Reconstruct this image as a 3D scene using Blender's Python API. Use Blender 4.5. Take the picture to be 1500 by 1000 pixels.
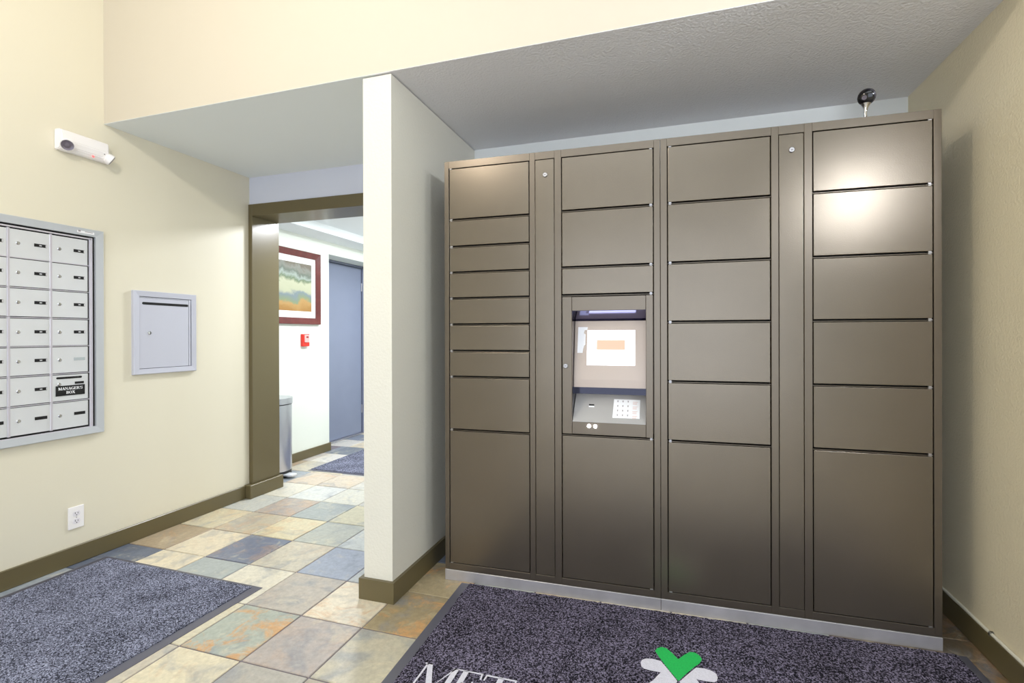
import bpy, bmesh, math, random
from mathutils import Vector, Matrix
random.seed(7)
R = math.radians
for o in list(bpy.data.objects): bpy.data.objects.remove(o)
S = bpy.context.scene
COL = S.collection

# ------------------------------------------------------------------ camera
F, CX, CY, YAW, PITCH, ROLL, H = 709.6, 769.39, 491.47, 0.297, -0.0013, -0.0026, 1.2044
cam = bpy.data.cameras.new('camera'); camo = bpy.data.objects.new('camera', cam); COL.objects.link(camo)
cam.sensor_width = 36; cam.lens = F * 36 / 1500
cam.shift_x = -(CX - 750) / 1500; cam.shift_y = -(500 - CY) / 1500
fw = Vector((-math.sin(YAW) * math.cos(PITCH), math.cos(YAW) * math.cos(PITCH), math.sin(PITCH)))
rt = Vector((math.cos(YAW), math.sin(YAW), 0)); up = rt.cross(fw)
c_, s_ = math.cos(ROLL), math.sin(ROLL)
rt2 = c_ * rt + s_ * up; up2 = -s_ * rt + c_ * up
m = Matrix((rt2, up2, -fw)).transposed().to_4x4(); m.translation = (0, 0, H)
camo.matrix_world = m; cam.clip_start = .02
S.camera = camo

# ------------------------------------------------------------------ world, light, exposure
S.view_settings.view_transform = 'Standard'; S.view_settings.look = 'None'
S.view_settings.exposure = 0.25; S.view_settings.gamma = 1.0; S.view_settings.use_curve_mapping = False
w = bpy.data.worlds.new('world'); S.world = w; w.use_nodes = True
w.node_tree.nodes['Background'].inputs[0].default_value = (.80, .88, 1, 1)
w.node_tree.nodes['Background'].inputs[1].default_value = 3.0

def light(name, typ, loc, power, color, size=.1, sizey=None, rot=(0, 0, 0)):
    l = bpy.data.lights.new(name, typ); l.energy = power; l.color = color
    if typ == 'AREA':
        l.size = size
        if sizey: l.shape = 'RECTANGLE'; l.size_y = sizey
    else: l.shadow_soft_size = size
    o = bpy.data.objects.new(name, l); o.location = loc; o.rotation_euler = rot; COL.objects.link(o); return o
light('lobby_pendant_light', 'POINT', (-1.60, .36, 2.96), 42, (1, .90, .77), .05)
light('entrance_light', 'POINT', (1.42, .12, 2.25), 50, (.86, .92, 1), .07)
light('entry_side_light', 'POINT', (1.45, 1.34, 2.2), 21, (.90, .95, 1), .03)
light('lobby_fill_light', 'AREA', (-.5, -2.0, 3.85), 50, (.84, .91, 1), 3.0, 2.2)  # added overhead soft fill for the lobby side, not an actual fixture
light('hall_ceiling_light', 'AREA', (-2.35, 3.62, 2.255), 33, (.93, .96, 1), .25, .25)
light('hall_far_light', 'AREA', (-2.4, 5.1, 2.255), 30, (.93, .96, 1), .25, .25)
light('hall_riser_fill', 'POINT', (-2.5, 4.3, 2.17), 6, (.95, .97, 1), .05)  # added point fill that brightens the ledge riser, no lamp there

# ------------------------------------------------------------------ materials
def lin(c):
    return tuple((v / 255 / 12.92 if v / 255 <= .04045 else ((v / 255 + .055) / 1.055) ** 2.4) for v in c) + (1,)
def mat(name, rgb, rough=.5, metal=0, spec=.5, bump=0, bscale=100, bdet=2, emit=0, var=0, vscale=3, coat=0, bdist=.002):
    M = bpy.data.materials.new(name); M.use_nodes = True; nt = M.node_tree; b = nt.nodes['Principled BSDF']
    b.inputs['Base Color'].default_value = lin(rgb); b.inputs['Roughness'].default_value = rough
    b.inputs['Metallic'].default_value = metal; b.inputs['Specular IOR Level'].default_value = spec
    if coat: b.inputs['Coat Weight'].default_value = coat; b.inputs['Coat Roughness'].default_value = .05 if coat == 1 else .36
    tc = nt.nodes.new('ShaderNodeTexCoord')
    if var:
        n = nt.nodes.new('ShaderNodeTexNoise'); n.inputs['Scale'].default_value = vscale; n.inputs['Detail'].default_value = 5
        nt.links.new(tc.outputs['Object'], n.inputs['Vector'])
        mx = nt.nodes.new('ShaderNodeMix'); mx.data_type = 'RGBA'
        mx.inputs[6].default_value = lin([max(0, v * (1 - var)) for v in rgb]); mx.inputs[7].default_value = lin([min(255, v * (1 + var)) for v in rgb])
        nt.links.new(n.outputs[0], mx.inputs[0]); nt.links.new(mx.outputs[2], b.inputs['Base Color'])
    if bump:
        n = nt.nodes.new('ShaderNodeTexNoise'); n.inputs['Scale'].default_value = bscale; n.inputs['Detail'].default_value = bdet
        nt.links.new(tc.outputs['Object'], n.inputs['Vector'])
        bp = nt.nodes.new('ShaderNodeBump'); bp.inputs['Strength'].default_value = bump; bp.inputs['Distance'].default_value = bdist
        nt.links.new(n.outputs[0], bp.inputs['Height']); nt.links.new(bp.outputs[0], b.inputs['Normal'])
    if emit:
        b.inputs['Emission Color'].default_value = lin(rgb); b.inputs['Emission Strength'].default_value = emit
    return M
M_left = mat('paint_cream_yellow', (226, 219, 199), .42, bump=.10, bscale=60)
M_soff = mat('paint_warm_cream', (208, 199, 183), .6, bump=.05, bscale=60)
M_white = mat('paint_soft_white', (225, 222, 211), .55, bump=.5, bscale=95, bdist=.003)
M_right = mat('paint_textured_tan', (238, 226, 196), .5, bump=.6, bscale=100, bdist=.0035)
M_ceil = mat('ceiling_texture_white', (240, 239, 243), .8, bump=.7, bscale=90, bdist=.006)
M_ceilS = mat('ceiling_smooth_white', (234, 239, 240), .7)
M_hall = mat('paint_hall_white', (232, 236, 226), .5)
M_olive = mat('olive_trim_paint', (100, 90, 62), .3, bump=.08, bscale=30)
M_dark = mat('dark_gap', (10, 9, 9), .8)
M_grout = mat('grout', (120, 112, 118), .9, bump=.3, bscale=300)
M_lock = mat('locker_bronze_paint', (111, 102, 90), .27, metal=.74, coat=.25, bump=.25, bscale=260, var=.05, vscale=5, bdist=.001)
M_lockframe = mat('locker_bronze_frame', (108, 99, 88), .31, metal=.74, coat=.2, bump=.10, bscale=260, bdist=.001)
M_steel = mat('brushed_steel', (186, 184, 190), .33, metal=1, var=.08, vscale=14)
M_can = mat('can_stainless', (196, 198, 206), .26, metal=.92)
M_doorwall = mat('paint_lilac_white', (216, 220, 236), .6)
M_back = mat('paint_back_white', (238, 241, 240), .6)
M_plinth = mat('plinth_aluminium', (196, 193, 197), .38, metal=.65, var=.16, vscale=7)
M_chrome = mat('chrome', (205, 205, 208), .12, metal=1)
M_satin = mat('satin_nickel', (168, 166, 168), .38, metal=1)
M_alum = mat('mailbox_aluminium', (226, 228, 232), .38, metal=.35, var=.02, vscale=8)
M_alumrail = mat('mailbox_rail', (216, 212, 222), .3, metal=.4)
M_alumfr = mat('mailbox_frame_grey', (200, 204, 210), .4, metal=.3)
M_slot = mat('slot_box_grey', (196, 197, 210), .45, metal=.1)
M_black = mat('black_plastic', (14, 14, 18), .35)
M_wplast = mat('white_plastic', (244, 240, 240), .35)
M_rubber = mat('mat_rubber_border', (88, 88, 100), .33, bump=.1, bscale=200)
M_paper = mat('paper_white', (240, 240, 244), .7)
M_ink = mat('ink_grey', (158, 148, 152), .7)
M_redink = mat('ink_pink', (226, 196, 190), .7)
M_shelf = mat('kiosk_metal_grey', (176, 174, 174), .4, metal=.3)
M_panel = mat('kiosk_panel_tan', (172, 158, 148), .35, metal=.5)
M_screen = mat('screen_white', (240, 243, 255), .3, emit=1.5)
M_screenred = mat('screen_orange_box', (246, 160, 138), .3, emit=.58)
M_led = mat('led_white', (235, 240, 255), .3, emit=60)
M_red = mat('alarm_red', (225, 48, 34), .35)
M_pink = mat('alarm_handle_pink', (246, 170, 165), .35)
M_indic = mat('indicator_red', (255, 120, 120), .3, emit=.6)
M_wood = mat('frame_red_wood', (92, 40, 38), .25, var=.25, vscale=12)
M_matb = mat('picture_mat_white', (246, 246, 244), .7)
M_door = mat('door_blue_grey', (126, 134, 156), .35, var=.03, vscale=4)
M_doorfr = mat('door_frame_grey', (112, 118, 138), .4)
M_lens = mat('black_glass', (6, 6, 10), .14, spec=.5)
M_reflr = mat('lamp_reflector', (112, 106, 118), .3, metal=.4)
M_green = mat('mat_green', (30, 180, 84), .9, bump=.8, bscale=300, var=.12, vscale=250)
M_mwhite = mat('mat_white', (214, 212, 224), .9, bump=.8, bscale=300, var=.12, vscale=250)
M_cable = mat('cable_offwhite', (226, 222, 206), .5)

def carpet(name, dark, light_, scale, grid=False):
    M = bpy.data.materials.new(name); M.use_nodes = True; nt = M.node_tree; b = nt.nodes['Principled BSDF']
    b.inputs['Roughness'].default_value = .95; b.inputs['Specular IOR Level'].default_value = .15
    tc = nt.nodes.new('ShaderNodeTexCoord')
    v = nt.nodes.new('ShaderNodeTexVoronoi'); v.inputs['Scale'].default_value = scale
    v.inputs['Randomness'].default_value = .35 if grid else 1
    n = nt.nodes.new('ShaderNodeTexNoise'); n.inputs['Scale'].default_value = scale * .45; n.inputs['Detail'].default_value = 3
    n2 = nt.nodes.new('ShaderNodeTexNoise'); n2.inputs['Scale'].default_value = 5
    for q in (v, n, n2): nt.links.new(tc.outputs['Object'], q.inputs['Vector'])
    sep = nt.nodes.new('ShaderNodeSeparateColor'); nt.links.new(v.outputs['Color'], sep.inputs[0])
    a = nt.nodes.new('ShaderNodeMath'); a.operation = 'MULTIPLY'; a.inputs[1].default_value = .55; nt.links.new(sep.outputs[0], a.inputs[0])
    a2 = nt.nodes.new('ShaderNodeMath'); a2.operation = 'MULTIPLY_ADD'; a2.inputs[1].default_value = .65
    nt.links.new(n.outputs[0], a2.inputs[0]); nt.links.new(a.outputs[0], a2.inputs[2])
    a3 = nt.nodes.new('ShaderNodeMath'); a3.operation = 'MULTIPLY_ADD'; a3.inputs[1].default_value = .25
    nt.links.new(n2.outputs[0], a3.inputs[0]); nt.links.new(a2.outputs[0], a3.inputs[2])
    r = nt.nodes.new('ShaderNodeValToRGB'); e = r.color_ramp.elements
    e[0].position = .48; e[0].color = lin(dark); e[1].position = 1.0; e[1].color = lin(light_)
    x = e.new(.70); x.color = lin([(p * .62 + q * .38) for p, q in zip(dark, light_)])
    nt.links.new(a3.outputs[0], r.inputs[0]); nt.links.new(r.outputs[0], b.inputs['Base Color'])
    bp = nt.nodes.new('ShaderNodeBump'); bp.inputs['Strength'].default_value = .8; bp.inputs['Distance'].default_value = .004
    nt.links.new(a2.outputs[0], bp.inputs['Height']); nt.links.new(bp.outputs[0], b.inputs['Normal'])
    return M
M_carpetA = carpet('carpet_curly_grey', (18, 19, 30), (172, 176, 200), 340)
M_carpetB = carpet('carpet_waffle_grey', (7, 5, 11), (138, 131, 155), 240, True)

def slate():
    M = bpy.data.materials.new('slate_tile'); M.use_nodes = True; nt = M.node_tree; b = nt.nodes['Principled BSDF']
    N, L = nt.nodes, nt.links
    tc = N.new('ShaderNodeTexCoord'); oi = N.new('ShaderNodeObjectInfo')
    off = N.new('ShaderNodeVectorMath'); off.operation = 'MULTIPLY_ADD'
    cmb = N.new('ShaderNodeCombineXYZ')
    for k in range(3): L.new(oi.outputs['Random'], cmb.inputs[k])
    off.inputs[1].default_value = (37, 53, 71); L.new(cmb.outputs[0], off.inputs[0]); L.new(tc.outputs['Object'], off.inputs[2])
    def noise(sc, det, dist=0, rough=.55):
        n = N.new('ShaderNodeTexNoise'); n.inputs['Scale'].default_value = sc; n.inputs['Detail'].default_value = det
        n.inputs['Distortion'].default_value = dist; n.inputs['Roughness'].default_value = rough; L.new(off.outputs[0], n.inputs['Vector']); return n
    def ramp(n, a, c):
        r = N.new('ShaderNodeMapRange'); r.inputs[1].default_value = a; r.inputs[2].default_value = c; L.new(n, r.inputs[0]); r.clamp = True; return r.outputs[0]
    def mul(x, y):
        q = N.new('ShaderNodeMath'); q.operation = 'MULTIPLY'; L.new(x, q.inputs[0])
        if isinstance(y, float): q.inputs[1].default_value = y
        else: L.new(y, q.inputs[1])
        return q.outputs[0]
    def mix(f, a, c, bt='MIX'):
        q = N.new('ShaderNodeMix'); q.data_type = 'RGBA'; q.blend_type = bt
        if isinstance(f, float): q.inputs[0].default_value = f
        else: L.new(f, q.inputs[0])
        for k, v in ((6, a), (7, c)):
            if isinstance(v, tuple): q.inputs[k].default_value = v
            else: L.new(v, q.inputs[k])
        return q.outputs[2]
    big = noise(4.5, 6, 1.2); mid = noise(9, 8, .8, .65); fine = noise(45, 6, .3, .7); rn = noise(5.5, 9, 1.0, .72)
    c = oi.outputs['Color']
    c = mix(mul(ramp(big.outputs[0], .52, .68), .55), c, lin((128, 136, 148)))
    c = mix(mul(ramp(mid.outputs[0], .55, .72), .40), c, lin((232, 220, 186)))
    al = oi.outputs['Alpha']
    c = mix(mul(ramp(rn.outputs[0], .50, .60), al), c, lin((204, 156, 104)))
    g = N.new('ShaderNodeMapRange'); g.inputs[1].default_value = .3; g.inputs[2].default_value = .7; g.inputs[3].default_value = .82; g.inputs[4].default_value = 1.12
    L.new(fine.outputs[0], g.inputs[0])
    gg = N.new('ShaderNodeCombineXYZ')
    for k in range(3): L.new(g.outputs[0], gg.inputs[k])
    c = mix(1.0, c, gg.outputs[0], 'MULTIPLY')
    L.new(c, b.inputs['Base Color']); b.inputs['Roughness'].default_value = .32; b.inputs['Specular IOR Level'].default_value = .45
    bp = N.new('ShaderNodeBump'); bp.inputs['Strength'].default_value = .5; bp.inputs['Distance'].default_value = .004
    L.new(mid.outputs[0], bp.inputs['Height']); L.new(bp.outputs[0], b.inputs['Normal'])
    return M
M_slate = slate()

def painting():
    M = bpy.data.materials.new('landscape_painting'); M.use_nodes = True; nt = M.node_tree; b = nt.nodes['Principled BSDF']; N, L = nt.nodes, nt.links
    tc = N.new('ShaderNodeTexCoord'); n = N.new('ShaderNodeTexNoise'); n.inputs['Scale'].default_value = 5.5; n.inputs['Detail'].default_value = 9; n.inputs['Distortion'].default_value = .4; n.inputs['Roughness'].default_value = .62
    L.new(tc.outputs['Object'], n.inputs['Vector'])
    sp = N.new('ShaderNodeSeparateXYZ'); L.new(tc.outputs['Object'], sp.inputs[0])
    a = N.new('ShaderNodeMath'); a.operation = 'MULTIPLY_ADD'; a.inputs[1].default_value = .24; L.new(n.outputs[0], a.inputs[0]); L.new(sp.outputs[2], a.inputs[2])
    mr = N.new('ShaderNodeMapRange'); mr.inputs[1].default_value = -.10; mr.inputs[2].default_value = .34; L.new(a.outputs[0], mr.inputs[0])
    r = N.new('ShaderNodeValToRGB'); e = r.color_ramp.elements; e[0].color = lin((150, 110, 52)); e[0].position = 0; e[1].color = lin((84, 74, 52)); e[1].position = 1
    for p, cc in ((.14, (168, 132, 78)), (.2, (120, 132, 98)), (.34, (108, 122, 128)), (.42, (166, 168, 140)), (.6, (172, 174, 146)), (.68, (92, 110, 78)), (.76, (140, 152, 142)), (.84, (84, 94, 80)), (.92, (110, 112, 100))):
        x = e.new(p); x.color = lin(cc)
    L.new(mr.outputs[0], r.inputs[0]); L.new(r.outputs[0], b.inputs['Base Color']); b.inputs['Roughness'].default_value = .4
    return M
M_art = painting()

# ------------------------------------------------------------------ helpers
def BM(): return bmesh.new()
def box(bm, x0, x1, y0, y1, z0, z1, bev=0, seg=1, mi=0):
    r = bmesh.ops.create_cube(bm, size=1)
    vs = r['verts']
    for v in vs:
        v.co = Vector(((x0 + x1) / 2 + v.co.x * (x1 - x0), (y0 + y1) / 2 + v.co.y * (y1 - y0), (z0 + z1) / 2 + v.co.z * (z1 - z0)))
    if bev:
        es = list({e for v in vs for e in v.link_edges})
        bmesh.ops.bevel(bm, geom=es, offset=bev, segments=seg, affect='EDGES', profile=.5)
    return vs
def quad(bm, pts):
    return bm.faces.new([bm.verts.new(p) for p in pts])
def prism(bm, pts, axis, a, b):
    """extrude a 2D polygon between a and b along an axis; pts are the other two coords in order"""
    def P(u, v, t):
        return {'x': (t, u, v), 'y': (u, t, v), 'z': (u, v, t)}[axis]
    A = [bm.verts.new(P(u, v, a)) for u, v in pts]; B = [bm.verts.new(P(u, v, b)) for u, v in pts]
    bm.faces.new(A); bm.faces.new(B[::-1]); n = len(pts)
    for i in range(n): bm.faces.new((A[i], B[i], B[(i + 1) % n], A[(i + 1) % n]))
def cyl(bm, c, axis, r, h, seg=20, r2=None):
    """cylinder starting at c going along axis by h"""
    d = Vector(axis).normalized(); q = d.to_track_quat('Z', 'Y').to_matrix().to_4x4()
    mt = Matrix.Translation(Vector(c) + d * h / 2) @ q
    return bmesh.ops.create_cone(bm, cap_ends=True, segments=seg, radius1=r, radius2=r if r2 is None else r2, depth=h, matrix=mt)
def lathe(bm, prof, c, axis, seg=24):
    d = Vector(axis).normalized(); q = d.to_track_quat('Z', 'Y').to_matrix(); c = Vector(c); rings = []
    for r, t in prof:
        rings.append([bm.verts.new(c + q @ Vector((r * math.cos(2 * math.pi * k / seg), r * math.sin(2 * math.pi * k / seg), t))) for k in range(seg)])
    for A, B in zip(rings, rings[1:]):
        for k in range(seg): bm.faces.new((A[k], A[(k + 1) % seg], B[(k + 1) % seg], B[k]))
    bm.faces.new(rings[0][::-1]); bm.faces.new(rings[-1])
def mesh(bm, name, m, smooth=False):
    bmesh.ops.recalc_face_normals(bm, faces=bm.faces)
    me = bpy.data.meshes.new(name); bm.to_mesh(me); bm.free()
    if m: me.materials.append(m)
    if smooth:
        me.polygons.foreach_set('use_smooth', [True] * len(me.polygons)); me.update()
        try: me.set_sharp_from_angle(angle=R(35))
        except Exception: pass
    return me
def obj(name, bm, m=None, parent=None, loc=(0, 0, 0), smooth=False, label=None, rot=None):
    me = bm if isinstance(bm, bpy.types.Mesh) else mesh(bm, name, m, smooth)
    o = bpy.data.objects.new(name, me); COL.objects.link(o); o.location = loc
    if rot: o.rotation_euler = rot
    if parent: o.parent = parent
    if label: o['label'] = label
    return o
def thing(name, label, cat, loc=(0, 0, 0), rotz=0, group=None):
    o = bpy.data.objects.new(name, None); COL.objects.link(o); o.empty_display_size = .1
    o.location = loc; o.rotation_euler = (0, 0, rotz); o['label'] = label; o['category'] = cat
    if group: o['group'] = group
    return o
def struct(name, bm, m, label, cat):
    o = obj(name, bm, m); o['kind'] = 'structure'; o['label'] = label; o['category'] = cat; return o
def text_mesh(s, size, ext, m, bold=0.0, spacing=1.0, align='CENTER'):
    cu = bpy.data.curves.new('t', 'FONT'); cu.body = s; cu.size = size; cu.extrude = ext; cu.offset = bold; cu.align_x = align; cu.align_y = 'CENTER'; cu.space_character = spacing
    cu.resolution_u = 3
    o = bpy.data.objects.new('t', cu); COL.objects.link(o); dg = bpy.context.evaluated_depsgraph_get(); dg.update()
    me = bpy.data.meshes.new_from_object(o.evaluated_get(dg)); bpy.data.objects.remove(o); bpy.data.curves.remove(cu)
    me.materials.clear(); me.materials.append(m); return me
def sbox(name, x0, x1, y0, y1, z0, z1, m, label, cat, bev=0):
    bm = BM(); box(bm, x0, x1, y0, y1, z0, z1, bev); return struct(name, bm, m, label, cat)

# ------------------------------------------------------------------ setting
LX, PX, RX, SY, BY, ZC = -3.039, -1.214, 1.121, 1.900, 2.870, 2.387
HX, DX = -3.455, -3.70
bm = BM(); box(bm, -3.9, 3.2, -3.6, 6.3, -.12, -.004)
floor = struct('floor', bm, M_grout, 'slate tile floor with grey grout joints', 'floor')

sbox('wall_left', LX - .15, LX, -3.6, BY, -.02, 4.0, M_left, 'pale yellow wall on the left carrying the mailboxes and outlet', 'wall')
sbox('wall_soffit', LX, 3.0, SY, SY + .012, ZC + .002, 4.0, M_soff, 'cream upper wall above the dropped alcove ceiling', 'wall')
sbox('wall_partition', -1.362, PX, SY + .012, BY, -.02, ZC - .004, M_white, 'off-white stub wall between the hallway opening and the locker alcove', 'wall')
sbox('wall_alcove_back', PX, RX, BY, BY + .14, -.02, ZC, M_back, 'white wall strip showing above the parcel lockers', 'wall')
sbox('wall_right', RX, RX + .16, 1.52, BY + .14, -.02, ZC + .0, M_right, 'textured tan wall to the right of the parcel lockers', 'wall')
sbox('wall_lobby_right', RX + .16, 3.0, SY, SY + .14, -.02, ZC, M_left, 'cream lobby wall beyond the right alcove corner', 'wall')
sbox('wall_lobby_side', 3.0, 3.15, -3.6, SY + .14, -.02, 4.0, M_white, 'cream lobby wall on the far right', 'wall')
# rear lobby wall; wide unglazed opening added to let sky fill light in
bm = BM(); box(bm, LX, 3.0, -3.6, -3.46, 2.8, 4.0); box(bm, LX, -1.8, -3.6, -3.46, -.02, 2.8); box(bm, 1.9, 3.0, -3.6, -3.46, -.02, 2.8)
struct('wall_rear', bm, M_white, 'cream lobby wall behind the viewer with a wide opening', 'wall')
sbox('ceiling', LX - .15, 3.15, -3.6, SY + .14, 4.0, 4.1, M_ceilS, 'high white lobby ceiling', 'ceiling')
# alcove ceiling (textured) and passage ceiling (smooth) are one dropped slab, different finish either side of the stub wall
bm = BM(); box(bm, PX - .08, RX + .16, SY + .0005, BY + .14, ZC, ZC + .1)
struct('ceiling_alcove', bm, M_ceil, 'grey textured dropped ceiling above the parcel lockers', 'ceiling')
bm = BM(); box(bm, LX - .15, PX - .08, SY + .0005, BY + .001, ZC, ZC + .1)
struct('ceiling_passage', bm, M_ceilS, 'smooth grey dropped ceiling in front of the hallway opening', 'ceiling')
# textured soffit underside strip
# doorway wall
DR = -1.72
bm = BM(); box(bm, LX, -1.362, BY, 3.11, 2.185, ZC); box(bm, DR, -1.362, BY, 3.11, -.02, 2.185); box(bm, HX - .15, LX - .001, BY, 3.11, -.02, ZC + .1); box(bm, -1.362, -1.0, BY + .14, 3.11, -.02, ZC)
struct('wall_doorway', bm, M_doorwall, 'pale blue-grey wall above the hallway opening', 'wall')
t = bpy.data.objects.new('trim_1', None); COL.objects.link(t); t['kind'] = 'structure'; t['label'] = 'olive brown painted casing around the hallway opening'; t['category'] = 'door casing'
bm = BM(); box(bm, LX, -3.003, BY - .012, 3.118, .10, 2.185, .003); obj('jamb', bm, M_olive, t)
bm = BM(); box(bm, DR, DR + .04, BY - .012, 3.118, .10, 2.097, .003); obj('jamb', bm, M_olive, t)
bm = BM(); box(bm, -3.003, DR + .04, BY - .012, 3.118, 2.097, 2.185, .003); obj('header', bm, M_olive, t)
bm = BM(); box(bm, LX, -2.978, BY - .055, 3.130, 0, .10, .003); obj('plinth_block', bm, M_olive, t)
bm = BM(); box(bm, DR, DR + .05, BY - .02, 3.130, 0, .10, .003); obj('plinth_block', bm, M_olive, t)

def bb(name, x0, x1, y0, y1, label, h=.096):
    bm = BM(); box(bm, x0, x1, y0, y1, 0, h, .003)
    return struct(name, bm, M_olive, label, 'baseboard')
bb('baseboard_left', LX, LX + .013, -3.4, BY - .055, 'olive brown baseboard along the pale yellow mailbox wall')
bm = BM(); prism(bm, [(-1.381, SY - .004), (PX + .015, SY - .004), (PX + .015, BY), (PX, BY), (PX, SY + .012), (-1.362, SY + .012), (-1.362, BY - .02), (-1.381, BY - .02)], 'z', 0, .095)
struct('baseboard_partition', bm, M_olive, 'olive brown baseboard wrapped around the stub wall end', 'baseboard')
bb('baseboard_right', RX - .013, RX, 1.52, BY, 'olive brown baseboard along the textured tan wall')
bb('baseboard_alcove', PX + .015, RX - .013, BY - .013, BY, 'olive brown baseboard behind the parcel lockers')

# hallway
sbox('wall_hall_left', HX - .25, HX, 3.11, 4.255, -.02, 2.35, M_hall, 'bright white hallway wall with the framed painting and fire alarm', 'wall')
bm = BM(); box(bm, HX - .25, HX, 4.255, 6.2, 2.058, 2.35); box(bm, HX - .25, HX, 5.30, 6.2, -.02, 2.058); box(bm, HX - .40, DX - .05, 4.1, 5.45, -.02, 2.35)
struct('wall_hall_door', bm, M_hall, 'white hallway wall around the recessed grey door', 'wall')
sbox('wall_hall_far', HX - .25, -.9, 6.2, 6.3, -.02, 2.35, M_hall, 'white wall at the end of the hallway', 'wall')
sbox('wall_hall_right', -1.0, -.9, 3.11, 6.2, -.02, 2.35, M_hall, 'white hallway wall hidden behind the stub wall', 'wall')
sbox('ceiling_hall', HX - .25, -.9, 3.11, 6.3, 2.262, 2.36, M_ceilS, 'light grey hallway ceiling', 'ceiling')
bm = BM(); box(bm, HX, -3.165, 3.11, 6.2, 2.182, 2.262)
struct('trim_2', bm, M_ceilS, 'boxed ceiling ledge running along the hallway wall', 'ceiling trim')
bb('baseboard_hall', HX, HX + .014, 3.13, 4.268, 'olive brown baseboard under the framed painting in the hallway', .085)

# recessed grey door
dr = thing('door_1', 'flat blue-grey metal door recessed at the end of the hallway wall', 'door', (DX, 0, 0)); dr['kind'] = 'structure'
bm = BM(); box(bm, -.045, 0, 4.30, 5.145, .012, 2.03, .003); obj('door_leaf', bm, M_door, dr)
bm = BM(); box(bm, -.05, .02, 5.15, 5.215, 0, 2.058, .004); box(bm, -.05, .02, 4.255, 4.296, 0, 2.058, .004); box(bm, -.05, .02, 4.255, 5.215, 2.034, 2.058, .003); obj('door_frame', bm, M_doorfr, dr)
bm = BM(); box(bm, -.04, .05, 4.27, 5.2, 0, .012, .003); obj('threshold', bm, M_steel, dr)
for z in (.25, 1.75):
    bm = BM(); cyl(bm, (.004, 5.148, z), (0, 0, 1), .008, .10, 10); obj('hinge', bm, M_steel, dr)
bm = BM(); box(bm, DX - .001, HX - .002, 5.215, 5.30, 0, 2.058); struct('wall_door_reveal', bm, M_hall, 'white reveal beside the recessed grey door', 'wall')

# ------------------------------------------------------------------ slate tiles, each one a part of the floor
T = .3048; GX, GY = -1.232, 1.4072; GAP = .0032
tile_variants = []
for k in range(8):
    bm = BM(); h = T / 2 - GAP
    vs = box(bm, -h, h, -h, h, -.012, 0, .0022, 1)
    for v in bm.verts:
        v.co.x += random.uniform(-.0010, .0010); v.co.y += random.uniform(-.0010, .0010)
        if v.co.z > -.004: v.co.z += random.uniform(-.0009, .0004)
    tile_variants.append(mesh(bm, 'tile', M_slate))
PAL = [((214, 200, 170), .0), ((204, 188, 156), .25), ((186, 176, 166), .0), ((178, 182, 172), .05), ((168, 172, 160), .3), ((150, 158, 166), .0),
       ((220, 208, 182), .1), ((172, 150, 122), .5), ((196, 190, 180), .0), ((110, 120, 142), .05)]
SPEC = {(0, 0): ((176, 164, 156), .15), (1, 0): ((166, 174, 160), .85), (2, 0): ((200, 190, 160), .1), (-1, 0): ((196, 186, 158), .05), (-2, 0): ((120, 116, 100), .6),
        (1, -1): ((222, 208, 172), .2), (0, -1): ((176, 170, 158), .05), (2, -1): ((190, 180, 160), .1), (-1, -1): ((180, 170, 150), .1),
        (0, 1): ((226, 212, 184), .45), (1, 1): ((186, 176, 162), .1), (2, 1): ((210, 202, 180), .0), (3, 1): ((156, 164, 162), .0), (4, 1): ((216, 200, 166), .05), (5, 1): ((96, 106, 128), .0), (-1, 1): ((160, 140, 100), .9),
        (0, 2): ((174, 180, 182), .0), (1, 2): ((142, 152, 172), .0), (2, 2): ((204, 194, 170), .1), (3, 2): ((112, 122, 148), .25), (4, 2): ((212, 196, 164), .1), (5, 2): ((176, 152, 118), .3), (-1, 2): ((170, 150, 110), .7),
        (0, 3): ((170, 176, 178), .0), (1, 3): ((184, 190, 188), .0), (2, 3): ((176, 180, 168), .05), (3, 3): ((214, 200, 158), .3), (4, 3): ((186, 174, 148), .3), (5, 3): ((200, 186, 150), .2),
        (1, 4): ((190, 186, 160), .1), (2, 4): ((196, 190, 158), .0), (3, 4): ((158, 166, 164), .0), (4, 4): ((174, 160, 148), .3), (5, 4): ((190, 190, 180), .0),
        (3, 5): ((196, 194, 178), .0), (4, 5): ((206, 208, 202), .0), (5, 5): ((210, 204, 184), .05), (2, 5): ((190, 186, 176), .1), (4, 6): ((212, 196, 170), .2), (5, 6): ((200, 180, 154), .45), (3, 6): ((200, 196, 182), 0), (2, 6): ((198, 196, 186), 0),
        (5, 7): ((206, 194, 164), .1), (4, 7): ((190, 186, 176), 0), (6, 7): ((200, 190, 166), .1), (-8, 2): ((110, 92, 70), .3), (-7, 2): ((120, 100, 78), .3), (-8, 1): ((130, 106, 80), .5), (-8, 3): ((110, 92, 70), .3),
        (6, 9): ((112, 120, 130), 0), (7, 9): ((120, 126, 136), 0), (5, 9): ((150, 156, 160), 0)}
def place_tile(i, j, x0, x1, y0, y1):
    o = obj('tile', random.choice(tile_variants), None, floor, ((x0 + x1) / 2, (y0 + y1) / 2, random.uniform(-.0005, .0003)))
    sx, sy = (x1 - x0) / T, (y1 - y0) / T
    if sx > .999 and sy > .999: o.rotation_euler = (random.uniform(-.002, .002), random.uniform(-.002, .002), 0)
    o.scale = (sx, sy, 1)
    c, a = SPEC.get((i, j)) or random.choice(PAL)
    k = random.uniform(.96, 1.04)
    mn = sum(c) / 3; l = lin([min(255, (v * .74 + mn * .26) * k * 1.02) for v in c]); o.color = (l[0], l[1], l[2], a)
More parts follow.
